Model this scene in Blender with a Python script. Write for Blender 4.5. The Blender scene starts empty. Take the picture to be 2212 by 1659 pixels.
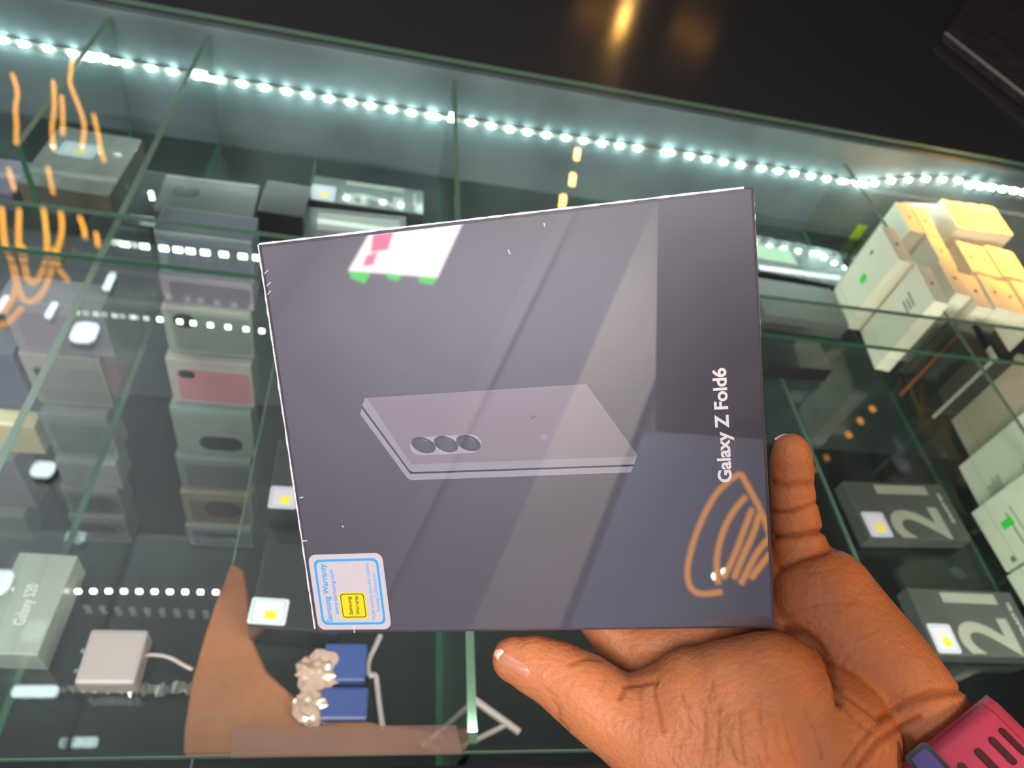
import bpy, bmesh, math, random
import numpy as np
from mathutils import Vector, Matrix
random.seed(7); rng = np.random.default_rng(7)
S = bpy.context.scene; COL = S.collection
# ------------------------------------------------------------------ camera
YFR = .16; CH = 1.60                                   # camera height above the shop floor (m)
W0, H0, F = 2212.0, 1659.0, 1531.8677
R = np.array([[0.9753681668, -0.0884479789, -0.2020739819],
              [-0.0662925596, 0.7562026269, -0.6509707241],
              [0.2103859208, 0.6483321233, 0.7317125271]])    # camera axes in the world (columns)
cam = bpy.data.cameras.new('camera'); cam_o = bpy.data.objects.new('camera', cam); COL.objects.link(cam_o)
cam.sensor_width = 36; cam.lens = F / W0 * 36; cam.clip_start = .01; cam.clip_end = 50
cam_o.matrix_world = Matrix(((*R[0], 0), (*R[1], 0), (*R[2], CH), (0, 0, 0, 1)))
cam.dof.use_dof = True; cam.dof.focus_distance = .235; cam.dof.aperture_fstop = 16
S.camera = cam_o
S.view_settings.view_transform = 'Standard'; S.view_settings.look = 'None'
S.view_settings.gamma = 1; S.view_settings.use_curve_mapping = False; S.view_settings.exposure = 0
# ------------------------------------------------------------------ world and large lights
wd = bpy.data.worlds.new('world'); S.world = wd; wd.use_nodes = True
wd.node_tree.nodes['Background'].inputs[0].default_value = (.55, .62, .70, 1)
wd.node_tree.nodes['Background'].inputs[1].default_value = .12

def area(name, loc, target, sx, sy, power, color):
    l = bpy.data.lights.new(name, 'AREA'); l.shape = 'RECTANGLE'; l.size = sx; l.size_y = sy
    l.energy = power; l.color = color
    o = bpy.data.objects.new(name, l); COL.objects.link(o)
    o.location = (loc[0], loc[1], loc[2] + CH)
    d = Vector(target) - Vector(loc); o.rotation_euler = d.to_track_quat('-Z', 'Y').to_euler()
    return o
area('ceiling_light_over_customer', (-.75, -.85, 1.55), (.1, .15, -.2), .7, .5, 54, (1, .95, .93))
area('back_wall_fill', (-1.9, -1.5, 1.85), (-1.9, -2.5, .5), 2.2, .3, 95, (1, .97, .96))  # added to brighten the back wall that the box film mirrors
area('ceiling_fill_left', (-2.2, 2.6, 1.5), (-1.9, 2.6, 2.6), 1.6, 1.8, 95, (.93, .97, 1))  # added to brighten the ceiling, mirrored as haze in the left glass
area('warm_spot_over_white_boxes', (1.3, 2.0, .9), (1.15, 1.05, -.6), .12, .12, 3.4, (1, .36, .05))
bpy.data.lights['warm_spot_over_white_boxes'].spread = math.radians(14)
area('front_fill', (.3, YFR, -.60), (.3, .8, -.75), 2.4, .01, 11, (1, .97, .86))  # added fill under the front rail, no lamp is known there
area('warm_light_right', (1.2, -.35, .95), (.16, .1, -.25), .3, .3, 15, (1, .58, .25))
area('strip_light_case', (.25, 1.20, -.64), (.25, .5, -.85), 2.4, .01, 1.5, (.86, 1, .97))

# ------------------------------------------------------------------ geometry of the view
HG = .58                                    # glass top below the camera
def ray(px, py):
    return R @ np.array([px - W0/2, -(py - H0/2), -F])
def onz(px, py, z):                         # z, y relative to the camera height
    d = ray(px, py); return d * (z / d[2])
def ony(px, py, y):
    d = ray(px, py); return d * (y / d[1])
def mirror_up(px, py, z):                   # place of a thing at height z that the glass top mirrors at a pixel
    g = onz(px, py, -HG); k = (HG + (z + HG)) / HG
    return np.array([g[0]*k, g[1]*k, z])
def cp(px, py, d):                          # a point at depth d along the view axis
    return R @ np.array([(px - W0/2)*d/F, -(py - H0/2)*d/F, -d])
def up(P): return Vector((P[0], P[1], P[2] + CH))

# ------------------------------------------------------------------ materials
def lin(c):
    return tuple(((x/255)/12.92 if x/255 <= .04045 else ((x/255+.055)/1.055)**2.4) for x in c) + (1,)
def mat(name, rgb, rough=.5, metal=0, coat=0, coat_ior=1.5, coat_rough=.03, spec=.5, noise=0, nscale=30, bump=0, bscale=200,
        emit=None, estr=0, trans=0, sss=0):
    m = bpy.data.materials.new(name); m.use_nodes = True; nt = m.node_tree; b = nt.nodes['Principled BSDF']
    c = lin(rgb) if max(rgb) > 1 else (*rgb, 1)
    b.inputs['Base Color'].default_value = c; b.inputs['Roughness'].default_value = rough
    b.inputs['Metallic'].default_value = metal; b.inputs['Specular IOR Level'].default_value = spec
    b.inputs['Coat Weight'].default_value = coat; b.inputs['Coat IOR'].default_value = coat_ior
    b.inputs['Coat Roughness'].default_value = coat_rough
    if sss:
        b.inputs['Subsurface Weight'].default_value = sss; b.inputs['Subsurface Radius'].default_value = (.006, .002, .001)
        b.inputs['Subsurface Scale'].default_value = 1
    if emit: b.inputs['Emission Color'].default_value = lin(emit); b.inputs['Emission Strength'].default_value = estr
    tc = nt.nodes.new('ShaderNodeTexCoord')
    if noise:
        n = nt.nodes.new('ShaderNodeTexNoise'); n.inputs['Scale'].default_value = nscale; n.inputs['Detail'].default_value = 4
        nt.links.new(tc.outputs['Object'], n.inputs['Vector'])
        r = nt.nodes.new('ShaderNodeMapRange'); r.inputs[1].default_value = .3; r.inputs[2].default_value = .7
        r.inputs[3].default_value = 1 - noise; r.inputs[4].default_value = 1 + noise
        nt.links.new(n.outputs['Fac'], r.inputs['Value'])
        mx = nt.nodes.new('ShaderNodeVectorMath'); mx.operation = 'SCALE'; mx.inputs[0].default_value = c[:3]
        nt.links.new(r.outputs[0], mx.inputs['Scale']); nt.links.new(mx.outputs[0], b.inputs['Base Color'])
    if bump:
        n2 = nt.nodes.new('ShaderNodeTexNoise'); n2.inputs['Scale'].default_value = bscale; n2.inputs['Detail'].default_value = 3
        nt.links.new(tc.outputs['Object'], n2.inputs['Vector'])
        bp = nt.nodes.new('ShaderNodeBump'); bp.inputs['Strength'].default_value = bump; bp.inputs['Distance'].default_value = .001
        nt.links.new(n2.outputs['Fac'], bp.inputs['Height']); nt.links.new(bp.outputs[0], b.inputs['Normal'])
        if coat: nt.links.new(bp.outputs[0], b.inputs['Coat Normal'])
    return m
def glow(name, rgb, s):
    m = bpy.data.materials.new(name); m.use_nodes = True; nt = m.node_tree; nt.nodes.clear()
    e = nt.nodes.new('ShaderNodeEmission'); e.inputs[0].default_value = lin(rgb); e.inputs[1].default_value = s
    o = nt.nodes.new('ShaderNodeOutputMaterial'); nt.links.new(e.outputs[0], o.inputs[0]); return m
def glass(name, tint, ior=1.5, haze=0.0, hcol=(150, 165, 160)):
    m = bpy.data.materials.new(name); m.use_nodes = True; nt = m.node_tree; nt.nodes.clear()
    t = nt.nodes.new('ShaderNodeBsdfTransparent'); t.inputs[0].default_value = (*tint, 1)
    g = nt.nodes.new('ShaderNodeBsdfGlossy'); g.inputs['Roughness'].default_value = .012
    fr = nt.nodes.new('ShaderNodeFresnel'); ge = nt.nodes.new('ShaderNodeNewGeometry')    # thin sheet: the same reflectance on both faces
    io = nt.nodes.new('ShaderNodeMapRange'); io.inputs[3].default_value = ior; io.inputs[4].default_value = 1/ior
    nt.links.new(ge.outputs['Backfacing'], io.inputs['Value']); nt.links.new(io.outputs[0], fr.inputs[0])
    # smudges: a thin film of finger grease that scatters a little
    tc = nt.nodes.new('ShaderNodeTexCoord'); n = nt.nodes.new('ShaderNodeTexNoise'); n.inputs['Scale'].default_value = 3; n.inputs['Detail'].default_value = 5
    nt.links.new(tc.outputs['Object'], n.inputs['Vector'])
    r = nt.nodes.new('ShaderNodeMapRange'); r.inputs[1].default_value = .4; r.inputs[2].default_value = .75
    r.inputs[3].default_value = haze*.5; r.inputs[4].default_value = haze*1.5
    nt.links.new(n.outputs['Fac'], r.inputs['Value'])
    d = nt.nodes.new('ShaderNodeBsdfDiffuse'); d.inputs[0].default_value = lin(hcol)
    m1 = nt.nodes.new('ShaderNodeMixShader'); nt.links.new(r.outputs[0], m1.inputs[0]); nt.links.new(t.outputs[0], m1.inputs[1]); nt.links.new(d.outputs[0], m1.inputs[2])
    m2 = nt.nodes.new('ShaderNodeMixShader'); nt.links.new(fr.outputs[0], m2.inputs[0]); nt.links.new(m1.outputs[0], m2.inputs[1]); nt.links.new(g.outputs[0], m2.inputs[2])
    o = nt.nodes.new('ShaderNodeOutputMaterial'); nt.links.new(m2.outputs[0], o.inputs[0]); return m

M = {}
M['black'] = mat('black_lacquer', (22, 22, 24), .35, noise=.15)
M['black_gloss'] = mat('black_gloss_ledge', (46, 46, 48), .14, spec=.6, bump=.03, bscale=12)
M['panel'] = mat('dark_back_panel', (104, 120, 126), .30, spec=.6, noise=.25, nscale=6)
M['glass'] = glass('clear_glass', (.95, .975, .96), 1.5, .007)
M['glass_dim'] = glass('shelf_glass', (.93, .965, .95), 1.45, .006)
M['edge'] = mat('green_glass_edge', (40, 86, 64), .25, spec=.7)
M['edge_pale'] = mat('pale_glass_edge', (98, 128, 110), .25, spec=.7)
M['film_box'] = mat('wrapped_dark_card', (66, 64, 76), .42, coat=1, coat_ior=1.9, coat_rough=.02, noise=.04, nscale=40)
M['card_side'] = mat('dark_card_side', (48, 46, 54), .35, coat=.6)
M['film_edge'] = mat('white_film_edge', (215, 212, 220), .2, spec=.8, bump=.6, bscale=900)
M['white'] = mat('white_card', (228, 224, 202), .42, spec=.4, noise=.02)
M['warm_white'] = mat('cream_card', (222, 196, 150), .45)
M['beige'] = mat('beige_card', (206, 186, 160), .5)
M['dark_box'] = mat('dark_grey_card', (58, 62, 61), .42, coat=.2, coat_rough=.15, noise=.08)
M['dark_box2'] = mat('charcoal_card', (34, 36, 37), .25, coat=.8, noise=.08)
M['print_grey'] = mat('light_grey_print', (128, 132, 122), .3, coat=.5)
M['silver'] = mat('silver_print', (190, 192, 190), .35)
M['sticker'] = mat('white_sticker', (182, 176, 182), .4)
M['yellow'] = mat('yellow_print', (215, 196, 16), .4)
M['blue'] = mat('blue_print', (48, 150, 220), .4)
M['ink'] = mat('dark_ink', (40, 38, 36), .5)
M['greyink'] = mat('grey_ink', (120, 122, 112), .5)
M['green'] = mat('green_sticker', (40, 215, 70), .5)
M['lime'] = mat('lime_sticker', (205, 235, 10), .5)
M['orange_tape'] = mat('orange_tape', (190, 105, 50), .5)
M['skin'] = mat('brown_skin', (190, 118, 76), .5, spec=.32, noise=.12, nscale=48, bump=.6, bscale=520, sss=.10)
nt = M['skin'].node_tree; bs = nt.nodes['Principled BSDF']; src = bs.inputs['Base Color'].links[0].from_socket   # pigment: dark palm lines, darker sides
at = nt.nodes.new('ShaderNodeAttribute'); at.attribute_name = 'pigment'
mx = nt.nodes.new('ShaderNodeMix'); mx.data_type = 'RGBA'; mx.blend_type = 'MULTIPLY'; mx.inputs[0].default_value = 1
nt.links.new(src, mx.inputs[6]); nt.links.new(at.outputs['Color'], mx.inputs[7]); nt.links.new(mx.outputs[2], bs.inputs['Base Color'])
M['nail'] = mat('nail', (196, 132, 104), .22, coat=.5)
M['nail_tip'] = mat('nail_tip', (232, 205, 180), .3)
M['pink'] = mat('pink_silicone', (196, 72, 98), .45, spec=.4)
M['slot'] = mat('slot_dark', (70, 22, 34), .6)
M['chrome'] = mat('chrome', (220, 220, 225), .15, metal=1)
M['violet'] = mat('violet_enamel', (95, 85, 150), .3)
M['arm_brown'] = mat('reflection_brown', (112, 68, 40), .6, noise=.22, nscale=14, bump=1, bscale=60)
M['clear'] = glass('clear_acrylic', (.80, .76, .74), 1.5, .38, (178, 150, 136))
M['plastic_white'] = mat('white_plastic', (134, 124, 125), .4)
M['blue_plastic'] = mat('blue_plastic', (44, 60, 112), .4)
M['led'] = glow('led_white', (225, 255, 248), 170)
M['led_reflection'] = glow('led_reflection', (245, 250, 235), 5)
M['strip'] = mat('led_tape', (120, 130, 124), .6)
M['lamp_white'] = glow('lamp_white', (225, 245, 252), 17)
M['lamp_orange'] = glow('lamp_orange', (255, 172, 62), 7)
M['lamp_warm'] = glow('lamp_warm', (255, 190, 95), 40)
M['wall_lilac'] = mat('lilac_grey_wall', (150, 145, 160), .8, noise=.06, nscale=2)
M['wall_dark'] = mat('dark_wall', (60, 62, 66), .8, noise=.1, nscale=2)
M['floor'] = mat('dark_floor', (40, 40, 42), .4, noise=.2, nscale=5)
M['ceil'] = mat('grey_ceiling', (170, 174, 178), .8, noise=.1, nscale=2)
M['pale'] = mat('pale_pillar_paint', (205, 198, 188), .7)
M['bluewall'] = mat('blue_grey_paint', (140, 160, 192), .7)
M['phone'] = mat('dark_phone', (20, 20, 26), .5)
M['sign_pink'] = glow('sign_pink', (240, 110, 145), 9)
M['sign_white'] = glow('sign_white', (238, 230, 230), 12)
M['sign_green'] = glow('sign_green', (60, 235, 80), 8)
M['p_screen'] = {}

# ------------------------------------------------------------------ mesh helpers
def link(name, me, m, parent=None, mw=None):
    o = bpy.data.objects.new(name, me); COL.objects.link(o)
    if m is not None and not me.materials: me.materials.append(m)
    if parent: o.parent = parent
    elif mw is not None: o.matrix_world = mw
    return o
def tag(o, label=None, cat=None, group=None, kind=None):
    if label: o['label'] = label
    if cat: o['category'] = cat
    if group: o['group'] = group
    if kind: o['kind'] = kind
    return o
def bm_mesh(name, bm, smooth=False):
    me = bpy.data.meshes.new(name); bm.normal_update(); bm.to_mesh(me); bm.free()
    if smooth:
        for p in me.polygons: p.use_smooth = True
    return me
def box_bm(lo, hi, bevel=0, seg=2, bm=None):
    b = bm or bmesh.new()
    r = bmesh.ops.create_cube(b, size=1)
    for v in r['verts']:
        v.co = Vector([lo[i] + (v.co[i] + .5) * (hi[i] - lo[i]) for i in range(3)])
    if bevel:
        es = list({e for v in r['verts'] for e in v.link_edges})
        bmesh.ops.bevel(b, geom=es, offset=bevel, segments=seg, affect='EDGES', profile=.6)
    return b
def box_obj(name, lo, hi, m, parent=None, bevel=0, mw=None):
    return link(name, bm_mesh(name, box_bm(lo, hi, bevel)), m, parent, mw)
def poly_bm(pts, h, bm=None):               # flat polygon in xy, from z=0 to h
    b = bm or bmesh.new()
    vs = [b.verts.new((p[0], p[1], p[2] if len(p) > 2 else 0)) for p in pts]
    f = b.faces.new(vs); f.normal_update()
    if f.normal.z < 0: f.normal_flip()
    if h:
        r = bmesh.ops.extrude_face_region(b, geom=[f])
        bmesh.ops.translate(b, verts=[v for v in r['geom'] if isinstance(v, bmesh.types.BMVert)], vec=(0, 0, h))
        bmesh.ops.recalc_face_normals(b, faces=b.faces)
    return b
def rrect(x0, y0, x1, y1, r, n=6):
    pts = []
    for cx, cy, a0 in ((x1-r, y1-r, 0), (x0+r, y1-r, 90), (x0+r, y0+r, 180), (x1-r, y0+r, 270)):
        for i in range(n+1):
            a = math.radians(a0 + 90*i/n); pts.append((cx + r*math.cos(a), cy + r*math.sin(a)))
    return pts
def flat(name, pts, m, parent, z=0, h=.0001):
    bm = poly_bm([(p[0], p[1]) for p in pts], h); bmesh.ops.translate(bm, verts=bm.verts, vec=(0, 0, z))
    return link(name, bm_mesh(name, bm), m, parent)
def ring_bm(outer, inner, h):
    b = bmesh.new(); n = len(outer)
    lv = [[b.verts.new((p[0], p[1], z)) for p in ring] for ring in (outer, inner) for z in (0, h)]
    o0, o1, i0, i1 = lv
    for i in range(n):
        j = (i+1) % n
        b.faces.new((o1[i], o1[j], i1[j], i1[i])); b.faces.new((o0[i], o0[j], o1[j], o1[i]))
        b.faces.new((i1[i], i1[j], i0[j], i0[i])); b.faces.new((i0[i], i0[j], o0[j], o0[i]))
    return b
def text_obj(name, s, m, parent, origin, xdir, height, length=None, z=0.0002, weight=.0, ext=.0001):
    """flat lettering: baseline start, reading direction (2-D in the parent's plane), cap height, optional total length"""
    cu = bpy.data.curves.new(name, 'FONT'); cu.body = s; cu.offset = weight; cu.extrude = .001; cu.resolution_u = 6
    tmp = bpy.data.objects.new('tmp', cu); COL.objects.link(tmp)
    bpy.context.view_layer.update()
    me = bpy.data.meshes.new_from_object(tmp.evaluated_get(bpy.context.evaluated_depsgraph_get()))
    bpy.data.objects.remove(tmp); bpy.data.curves.remove(cu)
    co = np.array([v.co[:] for v in me.vertices])
    x0, x1 = co[:, 0].min(), co[:, 0].max()
    sy = height / .69; sx = (length / (x1 - x0)) if length else sy
    dx = np.array(xdir, float); dx /= np.linalg.norm(dx); dy = np.array([-dx[1], dx[0]])
    for v in me.vertices:
        a = (v.co.x - x0) * sx; b = v.co.y * sy
        p = np.array(origin) + dx*a + dy*b
        v.co = (p[0], p[1], z + (ext if v.co.z > 0 else 0))
    me.name = name
    return link(name, me, m, parent)
def tube_mesh(name, pts, r, seg=8, closed=False):
    cu = bpy.data.curves.new(name, 'CURVE'); cu.dimensions = '3D'; cu.bevel_depth = r; cu.bevel_resolution = 2; cu.resolution_u = 6
    cu.use_fill_caps = True
    sp = cu.splines.new('NURBS'); sp.points.add(len(pts)-1)
    for q, p in zip(sp.points, pts): q.co = (*p, 1)
    sp.use_endpoint_u = True; sp.order_u = min(3, len(pts)); sp.use_cyclic_u = closed
    tmp = bpy.data.objects.new('tmp', cu); COL.objects.link(tmp); bpy.context.view_layer.update()
    me = bpy.data.meshes.new_from_object(tmp.evaluated_get(bpy.context.evaluated_depsgraph_get()))
    bpy.data.objects.remove(tmp); bpy.data.curves.remove(cu); me.name = name
    for p in me.polygons: p.use_smooth = True
    return me
def frame(O, ex, ey, ez):
    return Matrix(((ex[0], ey[0], ez[0], O[0]), (ex[1], ey[1], ez[1], O[1]), (ex[2], ey[2], ez[2], O[2]), (0, 0, 0, 1)))
def Mloc(x, y, z): return Matrix.Translation((x, y, z + CH))

# ------------------------------------------------------------------ the room
def struct(name, lo, hi, m):
    o = box_obj(name, (lo[0], lo[1], lo[2]+CH), (hi[0], hi[1], hi[2]+CH), m); tag(o, kind='structure'); return o
FZ = -CH
struct('floor', (-3.2, -2.6, FZ-.05), (3.8, 4.4, FZ), M['floor'])
struct('wall_back', (-3.2, -2.65, FZ), (3.8, -2.5, 2.7), M['wall_lilac'])
struct('wall_left', (-3.3, -2.5, FZ), (-3.2, 4.4, 2.7), M['wall_lilac'])
struct('wall_front', (-3.2, 4.4, FZ), (3.8, 4.5, 2.7), M['wall_dark'])
struct('wall_right', (3.8, -2.5, FZ), (3.9, 4.4, 2.7), M['wall_dark'])
struct('ceiling', (-3.2, -2.5, 2.6), (3.8, 4.4, 2.7), M['ceil'])
struct('trim_1', (-1.13, -2.5, FZ), (-.78, -2.44, 2.6), M['pale'])
struct('trim_2', (-.74, -2.5, FZ), (.9, -2.44, 1.0), M['bluewall'])
struct('trim_3', (-.5, -2.5, 1.19), (-.2, -2.44, 1.45), M['pale'])

struct('trim_4', (-1.68, -2.5, FZ), (-1.58, -2.47, 2.6), mat('pale_lilac_paint', (160, 155, 169), .8))
# ------------------------------------------------------------------ display counter
YF, YB = .1415, 1.25
ZF = -.80                                   # tier shelf top
counter = bpy.data.objects.new('display_counter', None); COL.objects.link(counter); counter.location = (0, .7, 0)
tag(counter, 'long black shop counter case with glass top and lit interior', 'counter')
def cpart(name, lo, hi, m, bevel=.002):
    return box_obj(name, (lo[0], lo[1]-.7, lo[2]+CH), (hi[0], hi[1]-.7, hi[2]+CH), m, counter, bevel)
cpart('front_panel', (-1.6, YF-.03, FZ), (2.6, YF-.006, -.594), M['black'])
cpart('front_rail', (-1.6, YF-.045, -.640), (2.6, YF-.030, -.590), M['black'])
cpart('back_panel', (-1.6, YB, FZ), (2.6, YB+.02, -.584), M['panel'])
cpart('side_panel', (-1.62, YF-.03, FZ), (-1.6, YB+.02, -.59), M['black'])
cpart('side_panel', (2.6, YF-.03, FZ), (2.62, YB+.02, -.59), M['black'])
cpart('bottom_panel', (-1.6, YF-.006, FZ), (2.6, YB, FZ+.02), M['black'])
ledge = box_obj('rear_ledge', (-1.9, YB+.02, .0), (3.2, 2.6, CH-.60), M['black_gloss'], bevel=.004)
tag(ledge, 'glossy black counter ledge running behind the glass case', 'counter')

def pane(name, lo, hi, m, label, edges, cat='glass pane'):
    """a sheet of glass; edges: list of (lo, hi, material) thin polished edge strips, children of the sheet"""
    o = box_obj(name, lo, hi, m, None, 0); o.location.z = CH
    tag(o, label, cat)
    for a, b, em in edges: box_obj('polished_edge', a, b, em, o)
    return o
e = .0006
y2b, y1f = 1.254*HG, 1.105*HG               # back edge of the front sheet, front edge of the rear sheet
pane('glass_sheet', (-1.6, YF, -HG-.006), (2.6, y2b, -HG), M['glass'], 'front sheet of the glass counter top, under the held box',
     [((-1.6, YF-e, -HG-.006), (2.6, YF, -HG), M['edge_pale']), ((-1.6, y2b, -HG-.006), (2.6, y2b+e, -HG), M['edge_pale'])], 'glass sheet')
pane('glass_sheet', (-1.6, y1f, -HG+.0005), (2.6, 2.155*HG+.02, -HG+.0065), M['glass'], 'rear sheet of the glass counter top above the long light strip',
     [((-1.6, y1f-e, -HG+.0005), (2.6, y1f, -HG+.0065), M['edge']), ((-1.6, 2.155*HG+.02, -HG+.0005), (2.6, 2.155*HG+.02+.004, -HG+.0065), M['edge_pale'])], 'glass sheet')
def divider(x, y0, y1, zt, zb, label):
    t = .0035
    pane('glass_divider', (x-t, y0, zb), (x+t, y1, zt), M['glass_dim'], label,
         [((x-t, y0, zt), (x+t, y1, zt+.001), M['edge_pale']), ((x-t, y0, zb-.001), (x+t, y1, zb), M['edge']),
          ((x-t, y0-.001, zb), (x+t, y0, zt), M['edge'])], 'glass divider')
divider(-.307, YF+.01, YB-.004, -.596, ZF+.001, 'upright glass divider left of the pink phone box stack')
divider(-.458, .86, YB-.004, -.596, ZF+.001, 'upright glass divider farthest left among the orange reflections')
divider(.108, YF+.01, YB-.004, -.600, ZF+.001, 'upright glass divider rising behind the top edge of the held box')
divider(.922, YF+.01, YB-.004, -.63, ZF+.001, 'upright glass divider in front of the white boxes')
def shelf(x0, x1, y0, y1, label):
    t = .006
    pane('glass_shelf', (x0, y0, ZF-t), (x1, y1, ZF), M['glass_dim'], label,
         [((x0, y0-.001, ZF-t), (x1, y0, ZF), M['edge']), ((x0-.001, y0, ZF-t), (x0, y1, ZF), M['edge_pale'])], 'glass shelf')
shelf(.71, 2.4, YF+.006, YB-.003, 'inner glass shelf under the white phone boxes')
shelf(-.13, .708, YF+.006, YB-.003, 'inner glass shelf under the two black boxes with stickers')
shelf(-1.5, -.132, .90, YB-.003, 'inner glass shelf at the back left under the violet box')
shelf(-1.5, -.132, YF+.006, .43, 'inner glass shelf at the front left under the brown arm reflection')

# ------------------------------------------------------------------ LED strip on the back panel
def led_strip(name, px, path, y, label, pitch_w=.011, hgt=.006, m_led=M['led'], tape=True, zoff=None, backing=.010):
    pos = [ony(a, np.interp(a, [p[0] for p in path], [p[1] for p in path]), y) for a in px]
    root = bpy.data.objects.new(name, None); COL.objects.link(root); root.location = up(pos[0]); o0 = pos[0]
    tag(root, label, 'light strip')
    if tape:
        tp = [ony(p[0], p[1], y) for p in path]
        bm = bmesh.new(); prev = None
        for P in tp:
            q = P - o0
            ring = [bm.verts.new((q[0], q[1]+d, q[2]+z)) for d, z in ((0, -backing/2), (.0015, -backing/2), (.0015, backing/2), (0, backing/2))]
            if prev:
                for i in range(4): bm.faces.new((prev[i], prev[(i+1) % 4], ring[(i+1) % 4], ring[i]))
            else: bm.faces.new(ring)
            prev = ring
        bm.faces.new(prev[::-1]); bmesh.ops.recalc_face_normals(bm, faces=bm.faces)
        link('tape', bm_mesh('tape', bm), M['strip'], root)
    me = bm_mesh('light_chip', box_bm((-pitch_w/2, -.004, -hgt/2), (pitch_w/2, 0, hgt/2), .0008, 1))
    me.materials.append(m_led)
    for P in pos:
        o = link('light_chip', me, None, root); q = P - o0; o.location = (q[0], q[1], q[2])
    return root
lp = [(-60, 75), (5, 86), (157, 114), (326, 147), (474, 172), (619, 197), (800, 228), (975, 257), (1140, 285), (1300, 309), (1442, 328),
      (1600, 356), (1716, 374), (1820, 391), (1870, 398), (1925, 390), (2000, 386), (2060, 388), (2120, 397), (2190, 415), (2240, 436)]
lx = [-50, 5, 50, 103, 157, 210, 273, 326, 372, 425, 474, 523, 571, 619, 664, 710, 757, 800, 845, 889, 930, 941, 975, 1018, 1061, 1101,
      1140, 1181, 1222, 1261, 1301, 1339, 1378, 1438, 1448, 1490, 1527, 1563, 1600, 1645, 1682, 1716, 1752, 1786, 1820, 1856, 1868,
      1890, 1925, 1962, 2000, 2036, 2070, 2105, 2140]
led_strip('led_strip', lx, lp, YB-.004, 'long bright white LED strip on the dark panel at the back of the case', .0105, .0075)
led_strip('led_strip', [2095, 2118, 2142, 2166, 2190, 2212], [(2080, 398), (2150, 405), (2220, 416)], YB-.05,
          'short blurred LED strip hanging in front of the long strip at right', .012, .010)
led_strip('led_strip', list(range(5, 500, 33)), [(-10, 1275), (240, 1273), (505, 1276)], .445*.79,
          'short row of glowing chips added for LED reflections low at left', .0062, .0058, M['led_reflection'], False)  # this and the next two rows: LED reflections built as glowing chips
led_strip('led_strip', [270, 313, 355, 385, 412, 444, 484, 525, 556], [(180, 500), (270, 526), (555, 555)], .80,
          'glowing chips added for LED reflections behind the left corner of the held box', .012, .009, M['led_reflection'], False)
led_strip('led_strip', [346, 389, 418, 455, 493, 532, 566], [(300, 680), (346, 688), (566, 713)], .80,
          'row of glowing chips added for LED reflections above the pink box', .008, .008, M['led_reflection'], False)

# ------------------------------------------------------------------ stickers, labels
def warranty_sticker(parent, x0, y0, w, h, z=.0002):
    """small white warranty sticker (its code square left blank)"""
    st = flat('warranty_sticker', rrect(x0, y0, x0+w, y0+h, min(w, h)*.1), M['sticker'], parent, z, .0003)
    zz = z + .0003
    bm = ring_bm(rrect(x0+w*.07, y0+h*.07, x0+w*.93, y0+h*.93, w*.08), rrect(x0+w*.1, y0+h*.1, x0+w*.9, y0+h*.9, w*.07), .0001)
    bmesh.ops.translate(bm, verts=bm.verts, vec=(0, 0, zz)); link('blue_border', bm_mesh('blue_border', bm), M['blue'], st)
    flat('yellow_square', [(x0+w*.42, y0+h*.22), (x0+w*.72, y0+h*.22), (x0+w*.72, y0+h*.52), (x0+w*.42, y0+h*.52)], M['yellow'], st, zz)
    return st

# ------------------------------------------------------------------ flat boxes on the tier shelves
def flat_box(name, nl, nr, fl, ztop, th, m, label, group=None, length=None, depth=None, cat='box'):
    """box lying flat: pixels of the near-left, near-right and far-left corners of its top, its height and thickness"""
    a, b, c = onz(*nl, ztop), onz(*nr, ztop), onz(*fl, ztop)
    ex = b - a; L = np.linalg.norm(ex); ex /= L; ez = np.array([0, 0, 1.]); ey = np.cross(ez, ex); D = (c - a) @ ey
    L = length or L; D = depth or D
    o = box_obj(name, (0, 0, -th), (L, D, 0), m, None, .0015, frame(up(a), ex, ey, ez)); tag(o, label, cat, group)
    return o, L, D
def px_on(o, ztop, px, py):
    P = onz(px, py, ztop); v = o.matrix_world.inverted() @ up(P); return v.x, v.y
TH = .024; ZT = ZF + TH + .0005
def s21(nl, nr, fl, label, sx, sy, length=None):
    o, L, D = flat_box('phone_box', nl, nr, fl, ZT, TH, M['dark_box'], label, 'dark phone boxes with a large number', length)
    bpy.context.view_layer.update()
    # large "21" reading from the near edge upward, cut by the box edges like on the real print
    text_obj('large_number', '21', M['print_grey'], o, (L*.80, D*.02), (0, 1), L*.50, D*.93, .0001, .02)
    text_obj('small_lettering', 'GALAXY S21', M['silver'], o, (L*.93, D*.30), (0, 1), L*.032, D*.52, .0001, .01)
    warranty_sticker(o, L*sx, D*sy, L*.21, L*.23, .0002)
    return o
s21((1879, 1165), (2101, 1168), (1839, 1040), 'dark phone box with pale 21 on top, right of the pinky tip', .03, .04)
s21((2023, 1415), (2258, 1421), (1977, 1270), 'dark phone box with pale 21 on top, beside the wrist', .03, .03)
s21((668, 431), (915, 464), (675, 378), 'grey phone box with pale number, behind the upper left of the held box', .0, .02)
o, L, D = flat_box('phone_box', (652, 520), (880, 540), (663, 446), ZT, TH, M['dark_box'], 'grey phone box with a broad pale stroke, cut off by the held box', 'dark phone boxes with a large number')
text_obj('large_number', '1', M['print_grey'], o, (L*.9, D*.35), (0, 1), L*.75, D*.5, .0001, .03)
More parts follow.
